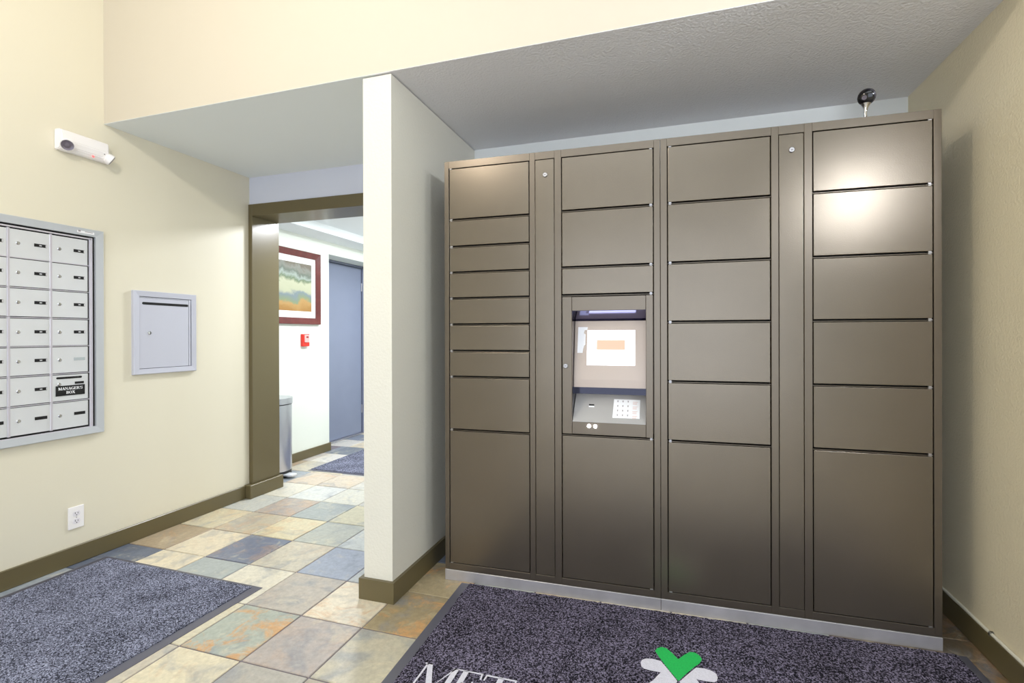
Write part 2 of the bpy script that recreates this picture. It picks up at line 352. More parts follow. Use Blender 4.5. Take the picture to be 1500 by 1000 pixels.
for i in range(-8, 9):
    for j in range(-6, 13):
        x1 = GX - i * T; x0 = x1 - T; y0 = GY + j * T; y1 = y0 + T
        lo, hi = (LX + .004, RX - .004) if y0 < BY else (HX + .004, -1.65)
        if y1 > 5.9 or (y0 >= BY and i < 1): continue
        if y0 > 4.2: lo = DX + .004
        x0c, x1c = max(x0, lo), min(x1, hi)
        if x1c - x0c < .03: continue
        place_tile(i, j, x0c, x1c, y0, y1)
bm = BM(); box(bm, LX, 3.0, -3.5, GY - 6 * T - .002, -.006, 0)
box(bm, RX + .17, 3.0, GY - 6 * T, SY, -.006, 0)
fr = struct('floor_lobby', bm, M_slate, 'rest of the slate lobby floor behind the viewer', 'floor'); l = lin((200, 190, 168)); fr.color = (l[0], l[1], l[2], .1)

# ------------------------------------------------------------------ floor mats
def floor_mat(name, label, loc, rotz, wx, wy, border, m, h=.009):
    """origin at the far left corner; extends +x by wx and -y by wy"""
    t = thing(name, label, 'mat', loc, rotz)
    bm = BM(); b = border
    o = [(0, 0), (wx, 0), (wx, -wy), (0, -wy)]; inn = [(b[0], -b[1]), (wx - b[2], -b[1]), (wx - b[2], -wy + b[3]), (b[0], -wy + b[3])]
    V0 = [bm.verts.new((x, y, 0)) for x, y in o]; V1 = [bm.verts.new((x, y, .0018)) for x, y in o]; V2 = [bm.verts.new((x, y, h - .004)) for x, y in inn]
    for k in range(4):
        n = (k + 1) % 4; bm.faces.new((V0[k], V0[n], V1[n], V1[k])); bm.faces.new((V1[k], V1[n], V2[n], V2[k]))
    bm.faces.new(V0[::-1]); bm.faces.new(V2)
    obj('rubber_border', bm, M_rubber, t)
    # carpet with a slightly irregular pile edge
    bm = BM(); pts = []
    def run(p, q):
        n = max(4, int((Vector(q) - Vector(p)).length / .012)); d = (Vector(q) - Vector(p)); nn = Vector((-d.y, d.x)).normalized()
        for k in range(n):
            P = Vector(p) + d * k / n + nn * random.uniform(-.0022, .0022); pts.append((P.x, P.y))
    for k in range(4): run(inn[k], inn[(k + 1) % 4])
    prism(bm, pts, 'z', h - .005, h); obj('carpet', bm, m, t)
    return t
matA = floor_mat('door_mat', 'plain speckled grey mat under the mailboxes with dark rubber edge', (-2.965, 1.862, 0.0), R(-1.0), 1.085, 1.75, (.045, .022, .045, .04), M_carpetA)
matB = floor_mat('logo_mat', 'large dark speckled mat with white lettering and green logo before the lockers', (-.987, 2.160, 0.0), R(1.3), 2.03, 1.22, (.045, .010, .035, .045), M_carpetB)
matC = floor_mat('hall_mat', 'grey speckled mat in the hallway before the recessed door', (-3.127, 5.35, 0.0), R(0), 1.0, 1.782, (.012, .03, .03, .03), M_carpetA)
# writing and emblem on the logo mat (inlaid pile, barely proud)
def ground(parent, name, polys, m, label=None):
    bm = BM()
    for p in polys: prism(bm, [(parent_inv @ Vector((x, y, 0))).to_2d()[:] for x, y in p], 'z', .007, .0096)
    return obj(name, bm, m, parent, label=label)
parent_inv = (Matrix.Translation((-.987, 2.160, 0)) @ Matrix.Rotation(R(1.3), 4, 'Z')).inverted()
def glyph(polys, ox, oy, s, sl=.02):
    return [[(ox + x * s, oy + y * s + (ox + x * s + .75) * sl) for x, y in p] for p in polys]
GM = [[(0, 1), (.24, 1), (.24, .96), (.10, .96), (.0, .96)], [(.06, .97), (.115, .97), (.115, .03), (.06, .03)], [(0, 0), (.18, 0), (.18, .045), (0, .045)],
      [(.06, 1), (.22, 1), (.62, .16), (.58, 0), (.50, 0)], [(.55, 0), (.60, .12), (1.0, 1), (.94, 1)],
      [(.90, .98), (1.06, .98), (1.06, .02), (.90, .02)], [(.93, .955), (1.13, .955), (1.13, 1), (.93, 1)], [(.82, 0), (1.13, 0), (1.13, .045), (.82, .045)]]
GE = [[(0, .955), (.68, .955), (.68, 1), (0, 1)], [(.09, 0), (.25, 0), (.25, .98), (.09, .98)], [(0, 0), (.7, 0), (.7, .05), (0, .05)], [(.62, .97), (.68, .97), (.70, .76), (.66, .76)],
      [(.2, .48), (.5, .48), (.5, .53), (.2, .53)], [(.48, .38), (.52, .38), (.52, .63), (.48, .63)], [(.64, .03), (.70, .03), (.74, .26), (.70, .26)]]
GT = [[(0, .945), (.9, .945), (.9, 1), (0, 1)], [(.37, 0), (.53, 0), (.53, .97), (.37, .97)], [(.26, 0), (.64, 0), (.64, .045), (.26, .045)], [(0, .96), (.05, .96), (.03, .76), (-.01, .76)], [(.85, .96), (.9, .96), (.91, .76), (.87, .76)]]
for nm, G, ox in (('letter', GM, -.868), ('letter', GE, -.728), ('letter', GT, -.632)):
    ground(matB, nm, glyph(G, ox, 1.462, .125), M_mwhite)
def capsule_path(pts, r, n=8):
    """outline of a thick polyline with round caps, as separate convex pieces"""
    out = []
    for (ax, ay), (bx, by) in zip(pts, pts[1:]):
        d = Vector((bx - ax, by - ay)); a = math.atan2(d.y, d.x); P = []
        for k in range(n + 1): th = a - math.pi / 2 + math.pi * k / n; P.append((bx + r * math.cos(th), by + r * math.sin(th)))
        for k in range(n + 1): th = a + math.pi / 2 + math.pi * k / n; P.append((ax + r * math.cos(th), ay + r * math.sin(th)))
        out.append(P)
    return out
green = [(-0.069, 1.893), (-0.062, 1.911), (-0.046, 1.924), (-0.028, 1.921), (-0.009, 1.9), (0.014, 1.869), (0.037, 1.902), (0.056, 1.924), (0.074, 1.926), (0.09, 1.913), (0.098, 1.893), (0.088, 1.868), (0.066, 1.838), (0.041, 1.798), (0.014, 1.752), (-0.011, 1.79), (-0.029, 1.819), (-0.053, 1.861)]
wl = [(-0.117, 1.809), (-0.114, 1.826), (-0.101, 1.838), (-0.076, 1.844), (-0.047, 1.84), (-0.031, 1.816), (-0.010, 1.783), (0.010, 1.750), (.006, 1.735), (-.02, 1.70), (-.05, 1.672), (-.075, 1.668), (-.09, 1.682), (-.088, 1.705), (-0.069, 1.731), (-0.057, 1.757), (-0.045, 1.779), (-0.075, 1.778), (-0.103, 1.781), (-0.113, 1.79)]
wr = [(.028 - x, y) for x, y in wl][::-1]
ground(matB, 'emblem_piece', [green], M_green, 'green V-shaped piece of the emblem')
ground(matB, 'emblem_piece', [wl], M_mwhite, 'pale left piece of the emblem'); ground(matB, 'emblem_piece', [wr], M_mwhite, 'pale right piece of the emblem')

# ------------------------------------------------------------------ parcel lockers
LA = .0228; LO = Vector((-1.0819, 2.1735, 0)); LD = Vector((math.cos(LA), math.sin(LA), 0))
ZB, ZT = .052, 2.059
door_cache = {}
def door_mesh(wd, hd):
    k = (round(wd, 4), round(hd, 4))
    if k not in door_cache:
        bm = BM(); box(bm, -wd / 2, wd / 2, 0, .018, -hd / 2, hd / 2, .0016, 2); door_cache[k] = mesh(bm, 'door', M_lock)
    return door_cache[k]
bm = BM(); box(bm, -.0065, .0065, -.0012, .012, -.0022, .0022, .0006); box(bm, -.0055, .0055, .002, .012, -.0062, .0062, .0006); latch_me = mesh(bm, 'hinge', M_satin)
bm = BM(); lathe(bm, [(.0115, 0), (.0115, .003), (.0095, .005), (.0095, .0045), (.004, .0045)], (0, 0, 0), (0, -1, 0), 20); lock_me = mesh(bm, 'lock', M_satin, True)
def lock_on(parent, x, z, y=0):
    o = obj('lock', lock_me, None, parent, (x, y, z)); 
    bm = BM(); box(bm, -.004, .004, -.0058, -.004, -.0009, .0009); obj('keyhole', bm, M_black, o); return o
def unit(name, label, xa, xb, cols, panels):
    """cols: (x0, x1, rows, hinge side, skip index); panels: (x0, x1)"""
    org = LO + LD * xa
    t = thing(name, label, 'locker', org, LA, 'parcel locker cabinets'); del t['group']
    X = lambda v: v - xa
    W = xb - xa
    g = .0006
    bm = BM(); box(bm, g, W - g, .13, .60, ZB, ZT, .002); obj('cabinet_body', bm, M_lockframe, t)
    edges = sorted([(c[0], c[1]) for c in cols] + panels)
    xs = [xa + g]
    for a, b in edges: xs += [a, b]
    xs.append(xb - g)
    def pc(name, m, *a_):
        bm = BM(); box(bm, *a_); return obj(name, bm, m, t)
    for k in range(0, len(xs), 2): pc('stile', M_lockframe, X(xs[k]), X(xs[k + 1]), 0, .13, ZB, ZT, .0012)
    for a, b in edges:
        pc('rail', M_lockframe, X(a) - .0002, X(b) + .0002, .0002, .13, 2.024, ZT - .0003, .0006); pc('rail', M_lockframe, X(a) - .0002, X(b) + .0002, .0002, .13, ZB + .0003, .083, .0006)
    bm = BM(); box(bm, g, W - g, -.003, .55, 0, ZB - .001, .001); obj('plinth', bm, M_plinth, t)
    for (a, b, rows, side, skip) in cols:
        zz = [2.024] + rows + [.083]
        for k in range(len(zz) - 1):
            if k == skip: continue
            pc('interior', M_dark, X(a) + .0005, X(b) - .0005, .03, .129, zz[k + 1] + .001, zz[k] - .001)
            top = zz[k] - (.0035 if k == 0 else .0062); bot = zz[k + 1] + (.0035 if k == len(zz) - 2 else .0058)
            obj('door', door_mesh(b - a - .0075, top - bot), None, t, (X((a + b) / 2), .0008 + random.uniform(0, .0006), (top + bot) / 2))
        for k, z in enumerate(rows):
            pc('shelf_rail', M_lockframe, X(a) + .001, X(b) - .001, .003, .03, z - .0035, z - .0005, .0005)
        for z in [2.0205] + rows + [.0855]:
            obj('hinge', latch_me, None, t, (X(a) + .0125 if side < 0 else X(b) - .0125, -.0002, z))
    for a, b in panels:
        bm = BM(); box(bm, X(a) + .002, X(b) - .002, .0006, .018, .0855, 2.0215, .0014, 2); pn = obj('narrow_panel', bm, M_lock, t)
        bm = BM(); box(bm, X(a) + .0005, X(b) - .0005, .0185, .129, .084, 2.0235); obj('interior', bm, M_dark, t)
    return t
C3 = [1.775, 1.516, 1.259, 1.000, .742]
lk1 = unit('parcel_locker', 'dark bronze metal locker cabinet on the left, with touch screen kiosk and narrow doors', 0, 1.0276,
     [(.0236, .4358, [1.770, 1.638, 1.511, 1.384, 1.256, 1.127, 1.000, .740], -1, None), (.5876, 1.0003, [1.774, 1.514, 1.386, .746], 1, 3)], [(.4623, .5554)])
lk2 = unit('parcel_locker', 'dark bronze metal locker cabinet on the right, two columns of wide doors, no screen', 1.0276, 2.058,
     [(1.0563, 1.4682, C3, -1, None), (1.6198, 2.0317, [1.776, 1.515, 1.259, 1.000, .742], 1, None)], [(1.4962, 1.5902)])
lock_on(lk1, .512, 1.950); lock_on(lk2, 1.545 - 1.0276, 1.956)
# kiosk (a part of the left cabinet)
kb = BM(); a, b, z0, z1 = .5915, .9965, .7505, 1.3795; oa, ob, oz0, oz1 = .636, .966, .808, 1.315
box(kb, a, oa, 0, .02, z0, z1, .0012); box(kb, ob, b, 0, .02, z0, z1, .0012)
box(kb, oa + .0008, ob - .0008, .0008, .02, oz1, z1 - .001, .001); box(kb, oa + .0008, ob - .0008, .0008, .02, z0 + .001, oz0 - .001, .001)
kiosk = obj('kiosk', kb, M_lockframe, lk1)
kc = BM()   # recess cheeks, sloping roof, back
box(kc, oa - .004, oa - .0005, .02, .128, oz0, oz1); box(kc, ob + .0005, ob + .004, .02, .128, oz0, oz1)
quad(kc, [(oa, .108, .90), (ob, .108, .90), (ob, .108, 1.28), (oa, .108, 1.28)])
quad(kc, [(oa - .003, .02, oz1 + .0005), (ob + .003, .02, oz1 + .0005), (ob + .003, .0202, oz1), (oa - .003, .0202, oz1)])
kr = BM(); prism(kr, [(.0205, oz1 - .0003), (.100, 1.268), (.100, 1.272), (.0205, oz1 + .004)], 'x', oa, ob); obj('recess_roof', kr, mat('recess_roof_gloss', (150, 150, 190), .13, metal=1), kiosk)
obj('recess', kc, mat('recess_dark_gloss', (46, 46, 60), .12, metal=.6), kiosk)
# tilted screen housing: from top (y .085, z 1.268) to bottom (y .040, z .998), lip down to .966
def on_panel(x, zapp, off=0):
    y = .040 + (zapp - .998) / (1.268 - .998) * .045; s = 1 + y / 2.25
    return (x, y - off, 1.2044 + (zapp - 1.2044) * s)
kh = BM()
prism(kh, [(.085, 1.2695), (.107, 1.2695), (.107, .962), (.040, .962), (.040, .998)], 'x', oa + .0015, ob - .0015)
obj('screen_housing', kh, M_panel, kiosk)
def plate(pts, off0, off1):
    bm = BM(); A = [bm.verts.new(on_panel(x, z, off0)) for x, z in pts]; B = [bm.verts.new(on_panel(x, z, off1)) for x, z in pts]; n = len(pts)
    bm.faces.new(A); bm.faces.new(B[::-1])
    for k in range(n): bm.faces.new((A[k], B[k], B[(k + 1) % n], A[(k + 1) % n]))
    return bm
obj('screen_bezel', plate([(.692, 1.229), (.921, 1.229), (.921, 1.062), (.692, 1.062)], .0002, .0010), M_panel, kiosk)
obj('screen', plate([(.697, 1.225), (.916, 1.225), (.916, 1.067), (.697, 1.067)], .0002, .0022), M_screen, kiosk, label='glowing white touch screen')
obj('screen_notice', plate([(.741, 1.181), (.871, 1.181), (.871, 1.137), (.741, 1.137)], .0022, .0026), M_screenred, kiosk, label='pale orange box on the screen')
obj('paper_note', plate([(.653, 1.240), (.698, 1.240), (.696, 1.226), (.684, 1.226), (.680, 1.212), (.688, 1.207), (.688, 1.160), (.682, 1.154), (.678, 1.138), (.676, 1.122), (.651, 1.122)], .0002, .0012), M_paper, kiosk, label='torn white paper note')
# lower shelf with keypad
ks = BM()
prism(ks, [(.003, oz0 + .0005), (.107, .9235), (.107, .80), (.003, .80)], 'x', oa + .0015, ob - .0015)
obj('keypad_shelf', ks, M_shelf, kiosk)
def on_shelf(x, zapp, off=0):
    # true point on the sloping shelf whose sight line crosses the locker face at (x, zapp)
    k = (.9235 - .8085) / .104
    y = ((zapp - .8085)) / (k - (zapp - 1.2044) / 2.25) + .003
    s = 1 + y / 2.25
    xx = 1.032 + (x - 1.032) * s
    return Vector((xx, y - off * .7, 1.2044 + (zapp - 1.2044) * s + off * .7))
def shelf_plate(pts, o0, o1):
    bm = BM(); A = [bm.verts.new(on_shelf(x, z, o0)) for x, z in pts]; B = [bm.verts.new(on_shelf(x, z, o1)) for x, z in pts]; n = len(pts)
    bm.faces.new(A); bm.faces.new(B[::-1])
    for k in range(n): bm.faces.new((A[k], B[k], B[(k + 1) % n], A[(k + 1) % n]))
    return bm
obj('keypad', shelf_plate([(.827, .914), (.941, .914), (.938, .831), (.819, .831)], .0, .003), M_paper, kiosk, label='white keypad label sheet')
kbm = BM(); kbr = BM()
def lerp(a, b, t): return a + (b - a) * t
for r_ in range(4):
    for c in range(3):
        z = .905 - r_ * .0205; x = .841 + c * .0225 - r_ * .001
        for dx, dz, wq, hq in ((0, .003, .007, .0012), (.001, -.001, .004, .006)):
            P = [(x + dx, z + dz - hq / 2), (x + dx + wq, z + dz - hq / 2), (x + dx + wq, z + dz + hq / 2), (x + dx, z + dz + hq / 2)]
            kbm.faces.new([kbm.verts.new(on_shelf(px, pz, .0036)) for px, pz in P])
    z = .903 - r_ * .0205; x = .909 - r_ * .001
    for dz in (0, -.005, -.010):
        P = [(x, z + dz - .001), (x + .022 - (.004 if dz else 0), z + dz - .001), (x + .022 - (.004 if dz else 0), z + dz + .001), (x, z + dz + .001)]
        kbr.faces.new([kbr.verts.new(on_shelf(px, pz, .0036)) for px, pz in P])
obj('key_marks', kbm, M_ink, kiosk)['kind'] = 'stuff'; obj('key_notes', kbr, M_redink, kiosk)['kind'] = 'stuff'
obj('card_slot', shelf_plate([(.714, .889), (.738, .889), (.738, .883), (.714, .883)], .0, .0012), M_black, kiosk)
obj('slot_plate', shelf_plate([(.713, .882), (.738, .882), (.738, .876), (.713, .876)], .0, .0015), M_paper, kiosk)
for x in (.714, .742):
    bm = BM(); cyl(bm, (x, .002, .790), (0, -1, 0), .0075, .004, 16); obj('status_lamp', bm, M_led, kiosk, label='bright white status lamp')
o = lock_on(kiosk, .607, 1.062); 

# small security camera on the right cabinet
ct = thing('security_camera', 'small black round security camera standing on top of the right locker cabinet', 'camera', LO + LD * 1.822 + Vector((-LD.y, LD.x, 0)) * .05 + Vector((0, 0, ZT)), LA)
bm = BM(); lathe(bm, [(.018, 0), (.018, .003), (.006, .006), (.0055, .02)], (0, 0, 0), (0, 0, 1), 24); obj('base', bm, M_chrome, ct, smooth=True)
bm = BM(); lathe(bm, [(.0062, .018), (.0062, .024), (.0052, .025), (.0058, .04), (.008, .052), (.013, .062), (.018, .070)], (0, 0, 0), (.03, 0, 1), 20); obj('stem', bm, M_chrome, ct, smooth=True)
hd = Vector((-.50, -.84, -.30)).normalized()
bm = BM(); lathe(bm, [(.006, -.012), (.022, -.010), (.030, -.004), (.032, .003), (.031, .006), (.028, .008)], (.006, 0, .098), hd, 36); hdo = obj('head', bm, mat('camera_shell_grey', (62, 58, 64), .22, metal=.5), ct, smooth=True)
bm = BM(); lathe(bm, [(.028, .0075), (.027, .012), (.022, .015), (.012, .018), (.003, .019)], (.006, 0, .098), hd, 36); obj('lens_dome', bm, M_lens, ct, smooth=True)
bm = BM(); lathe(bm, [(.0085, .016), (.0085, .0195), (.006, .0195), (.006, .017)], (.006 - .006, -.004, .094), hd, 24); obj('lens', bm, M_reflr, ct, smooth=True)

# ------------------------------------------------------------------ mailbox cluster on the left wall
def wy(v, off=.018): return v * (1 - off / 3.039)
def wz(v, off=.018): return 1.2044 + (v - 1.2044) * (1 - off / 3.039)
mb = thing('mailbox_unit', 'silver aluminium bank of small locking mailboxes set in the left wall', 'mailboxes', (LX, 0, 0))
colY = [wy(v) for v in (1.158, 1.326, 1.494, 1.660, 1.826)]; rowZ = [wz(v) for v in (1.728, 1.586, 1.441, 1.2955, 1.152, 1.007, .862, .717)]
Y0, Y1, Z0, Z1 = wy(1.10), wy(1.896), wz(.672), wz(1.786)
bm = BM()
def miter(bm, y0, y1, z0, z1, wd, x0, x1, bev_in=.004):
    """mitered picture-frame ring lying in the wall plane"""
    O = [(y0, z0), (y1, z0), (y1, z1), (y0, z1)]; I = [(y0 + wd, z0 + wd), (y1 - wd, z0 + wd), (y1 - wd, z1 - wd), (y0 + wd, z1 - wd)]
    ob_ = [bm.verts.new((x0, *p)) for p in O]; of = [bm.verts.new((x1 - .003, *p)) for p in O]
    of2 = [bm.verts.new((x1, p[0] + (.003 if k in (0, 3) else -.003), p[1] + (.003 if k < 2 else -.003))) for k, p in enumerate(O)]
    inf = [bm.verts.new((x1 - bev_in, *p)) for p in I]; inb = [bm.verts.new((x0, *p)) for p in I]
    for k in range(4):
        n = (k + 1) % 4
        for A, B in ((ob_, of), (of, of2), (of2, inf), (inf, inb)): bm.faces.new((A[k], A[n], B[n], B[k]))
miter(bm, Y0, Y1, Z0, Z1, .038, 0, .022); obj('frame', bm, M_alumfr, mb)
bm = BM(); box(bm, .001, .004, Y0 + .03, Y1 - .03, Z0 + .03, Z1 - .03); obj('backing', bm, M_dark, mb)
bm = BM()
def orail(*a_):
    bm = BM(); box(bm, *a_); obj('outer_rail', bm, M_alumrail, mb)
orail(.004, .0155, colY[-1] + .0045, colY[-1] + .013, rowZ[-1] - .004, rowZ[0] + .012, .0008); orail(.004, .0145, colY[-1] + .0145, colY[-1] + .019, rowZ[-1] - .004, rowZ[0] + .012, .0008)
orail(.004, .0155, colY[0] - .012, colY[0] - .002, rowZ[-1] - .004, rowZ[0] + .012, .0008)
orail(.004, .0155, colY[0] - .012, colY[-1] + .018, rowZ[0] + .0025, rowZ[0] + .010, .0008)
orail(.004, .0150, colY[0] - .012, colY[-1] + .018, rowZ[-1] - .008, rowZ[-1] - .003, .0008)
for z in rowZ[1:-1]: orail(.004, .0150, colY[0] - .010, colY[-1] + .013, z - .0010, z + .0030, .0005)

dy = colY[1] - colY[0]; dz = rowZ[0] - rowZ[1]
bm = BM(); box(bm, .004, .012, .0055, dy - .0055, -dz + .0035, -.0042, .0006)
mbd = mesh(bm, 'door', M_alum)
bm = BM(); box(bm, .004, .0140, -.0050, .0050, -dz + .001, -.0005, .0006); prism(bm, [(.0139, -.0046), (.0156, -.0042), (.0156, -.0010), (.0139, -.0006)], 'z', -dz + .001, -.0005); rail_me = mesh(bm, 'divider', M_alumrail)
bm = BM(); lathe(bm, [(.0085, 0), (.0085, .0025), (.0068, .004), (.003, .0035)], (0, 0, 0), (1, 0, 0), 18); mlock = mesh(bm, 'lock', M_chrome, True)
bm = BM(); box(bm, .0030, .0044, -.0008, .0008, -.004, .0005); key_me = mesh(bm, 'keyhole', M_black)
bm = BM(); box(bm, 0, .0016, -.0250, .0250, -.0078, .0078, .0004); pl_out = mesh(bm, 'number_plate', M_black)
bm = BM(); box(bm, .0012, .0022, .0205, .0240, -.0065, .0065); clip_me = mesh(bm, 'plate_clip', M_alum)
bm = BM(); box(bm, 0, .0016, -.0250, .0250, -.0078, .0078, .0004); pl_grey = mesh(bm, 'number_plate', mat('plate_grey', (176, 184, 188), .5))
num_me = {}
def number(n):
    if n not in num_me: num_me[n] = text_mesh(n, .0095, .0002, M_paper, .0003)
    return num_me[n]
txtR = (R(90), 0, R(90))
for c in range(4):
    for r_ in range(7):
        d = obj('door', mbd, None, mb, (0, colY[c], rowZ[r_]))
        lx_ = .0115
        mgr = (c == 3 and r_ == 5)
        ly, lz = .036, -.070
        if mgr: ly, lz = .033, -.052
        l_ = obj('lock', mlock, None, d, (lx_, ly, lz))
        if not mgr:
            plain = r_ == 6; grey = (c == 3 and r_ == 4)
            p = obj('number_plate', pl_grey if grey else pl_out, None, d, (lx_, .123, -.068), label='blank grey number plate' if grey else None)
            if not plain and not grey:
                obj('plate_clip', clip_me, None, d, (lx_, .123, -.068))
                k = 101 + c + r_ * 4
                bmn = BM(); box(bmn, .0017, .0019, -.006, .006, -.0022, .0022) if False else None
        if mgr:
            bm = BM(); sl = []
            y0_, y1_, zc_, rr = .026, .128, -.020, .0055
            for k in range(9): th = -math.pi / 2 + math.pi * k / 8; sl.append((y1_ + rr * math.cos(th), zc_ + rr * math.sin(th)))
            for k in range(9): th = math.pi / 2 + math.pi * k / 8; sl.append((y0_ + rr * math.cos(th), zc_ + rr * math.sin(th)))
            prism(bm, sl, 'x', .0118, .0128); obj('mail_slot', bm, M_dark, d)
            bm = BM(); box(bm, .0118, .0134, .101, .142, -.0555, -.0435, .0004); obj('number_plate', bm, M_black, d)
            bm = BM(); box(bm, .0118, .0150, .0175, .1455, -.113, -.0605, .0006); sg = obj('sign', bm, M_black, d, label='black sign reading MANAGER\'S BOX')
for c in range(1, 4):
    for r_ in range(7): obj('divider', rail_me, None, mb, (0, colY[c], rowZ[r_]))
# maker sticker on the frame, with a small dark mark and a grey line
bm = BM(); box(bm, .0180, .0206, wy(1.770), wy(1.850), wz(1.7585), wz(1.7775)); st = obj('sticker', bm, M_paper, mb)
bm = BM(); box(bm, .0205, .0209, wy(1.775), wy(1.786), wz(1.764), wz(1.772)); box(bm, .0205, .0209, wy(1.806), wy(1.842), wz(1.766), wz(1.769)); obj('sticker_print', bm, M_ink, st)

# serif letters for the black sign (unit em, baseline 0, cap height 1)
def ring(cx, cy, rx, ry, tx, ty, a0=0, a1=360, n=14):
    P = []
    out = []
    for k in range(n):
        t0, t1 = R(a0 + (a1 - a0) * k / n), R(a0 + (a1 - a0) * (k + 1) / n)
        out.append([(cx + rx * math.cos(t0), cy + ry * math.sin(t0)), (cx + rx * math.cos(t1), cy + ry * math.sin(t1)), (cx + (rx - tx) * math.cos(t1), cy + (ry - ty) * math.sin(t1)), (cx + (rx - tx) * math.cos(t0), cy + (ry - ty) * math.sin(t0))])
    return out
def rc(x0, x1, y0, y1): return [(x0, y0), (x1, y0), (x1, y1), (x0, y1)]
SER = {
 'M': (1.08, [rc(.06, .16, 0, 1), rc(0, .26, 0, .07), [(0, 1), (.30, 1), (.60, .2), (.50, 0), (.44, 0)], [(.50, 0), (.60, .2), (.86, 1), (.80, 1)], rc(.76, 1.0, 0, 1), rc(.68, 1.06, 0, .07), rc(.78, 1.06, .93, 1)]),
 'A': (.92, [[(.08, .02), (.18, .02), (.52, 1), (.42, 1)], [(.40, 1), (.58, 1), (.86, .02), (.60, .02)], rc(0, .28, 0, .07), rc(.52, .94, 0, .07), rc(.22, .66, .30, .38)]),
 'N': (.98, [rc(.08, .17, 0, 1), rc(0, .28, 0, .07), [(0, 1), (.28, 1), (.86, .1), (.84, 0), (.76, 0)], rc(.76, .85, 0, 1), rc(.66, .96, .93, 1)]),
 'G': (.92, ring(.46, .5, .46, .52, .22, .09, 40, 330) + [rc(.62, .84, 0, .44), rc(.52, .92, .38, .45)]),
 'E': (.82, [rc(.08, .32, 0, 1), rc(0, .74, .92, 1), rc(0, .76, 0, .08), rc(.3, .56, .46, .54), rc(.68, .76, 0, .28), rc(.66, .74, .74, 1), rc(.52, .58, .36, .64)]),
 'R': (.92, [rc(.08, .32, 0, 1), rc(0, .42, 0, .07), rc(0, .45, .93, 1), rc(.3, .5, .46, .54)] + ring(.44, .735, .34, .265, .2, .075, -90, 90, 8) + [[(.42, .48), (.62, .48), (.88, .04), (.66, 0)], rc(.66, .94, 0, .07)]),
 'S': (.72, ring(.34, .74, .32, .27, .16, .08, 30, 270, 9) + ring(.34, .26, .34, .27, .18, .08, -150, 90, 9) + [rc(.56, .63, .70, .98), rc(.03, .10, .02, .32)]),
 "'": (.26, [[(.05, 1), (.21, 1), (.16, .66), (.10, .66)]]),
 'B': (.86, [rc(.08, .32, 0, 1), rc(0, .44, .93, 1), rc(0, .44, 0, .07), rc(.3, .48, .48, .55)] + ring(.42, .745, .33, .255, .2, .07, -90, 90, 8) + ring(.44, .265, .38, .265, .22, .07, -90, 90, 8)),
 'O': (.94, ring(.46, .5, .46, .52, .22, .09)),
 'X': (.96, [[(.04, 1), (.36, 1), (.90, 0), (.60, 0)], [(.06, .03), (.16, .03), (.84, .97), (.74, .97)], rc(0, .42, .93, 1), rc(.60, .92, .93, 1), rc(0, .30, 0, .07), rc(.52, .96, 0, .07)])}
def serif_text(s, cap, parent, yc, z, x, m):
    wtot = sum(SER[c][0] for c in s) * cap
    bm = BM(); cur = yc - wtot / 2
    for c in s:
        wd, polys = SER[c]
        for k, p in enumerate(polys):
            prism(bm, [(cur + u * cap, z + v * cap) for u, v in p], 'x', x, x + .0006 + k * .00003)
        cur += wd * cap
    return obj('lettering', bm, m, parent)
serif_text("MANAGER'S", .0142, sg, .0815, -.0830, .0149, M_paper); serif_text('BOX', .0142, sg, .0815, -.1035, .0149, M_paper)
# tiny white apartment numbers, too small to read: a bar of digits per plate
for d in [o for o in mb.children if o.name.startswith('door')]:
    r_ = min(range(7), key=lambda k: abs(rowZ[k] - d.location.z)); c = min(range(4), key=lambda k: abs(colY[k] - d.location.y))
    if r_ == 6 or (c == 3 and r_ in (4, 5)): continue
    bm = BM()
    for k in range(3): box(bm, .0132, .0135, .1185 + k * .0034, .1209 + k * .0034, -.0705, -.0655)
    obj('number_print', bm, M_paper, d)['kind'] = 'stuff'

# ------------------------------------------------------------------ wall drop box
sb = thing('drop_box', 'flat grey metal drop box with a long black slot, on the left wall', 'drop box', (LX, 0, 0))
y0, y1, z0, z1 = wy(2.052), wy(2.445), wz(.974), wz(1.476)
bm = BM(); miter(bm, y0, y1, z0, z1, .033, 0, .020, .003); obj('frame', bm, M_slot, sb)
bm = BM(); box(bm, .001, .009, y0 + .03, y1 - .03, z0 + .03, z1 - .03); obj('backing', bm, M_dark, sb)
yi0, yi1, zi0, zi1 = y0 + .0345, y1 - .0345, z0 + .0345, z1 - .0345
bm = BM(); box(bm, .009, .0135, yi0, yi1 - .016, zi0 + .001, zi1 - .008, .001); bdoor = obj('door', bm, M_slot, sb)
bm = BM(); box(bm, .009, .0125, yi0, yi1 - .0045, zi1 - .0068, zi1 - .0012, .0006); box(bm, .009, .0150, yi1 - .014, yi1 - .003, zi0 + .001, zi1 - .002, .001); obj('hinge_rail', bm, M_slot, sb)
bm = BM(); ysl0, ysl1, zs = wy(2.110), wy(2.385), wz(1.4015)
sl = [(ysl1 + .007 * math.cos(R(a_)), zs + .0078 * math.sin(R(a_))) for a_ in (-90, -45, 0, 45, 90)] + [(ysl0 + .007 * math.cos(R(a_)), zs + .0078 * math.sin(R(a_))) for a_ in (90, 135, 180, 225, 270)]
prism(bm, sl, 'x', .0133, .0142); obj('slot', bm, M_dark, bdoor)
l_ = obj('lock', mlock, None, bdoor, (.0133, wy(2.147), wz(1.223)))
l_.scale = (1.1, 1.25, 1.25)

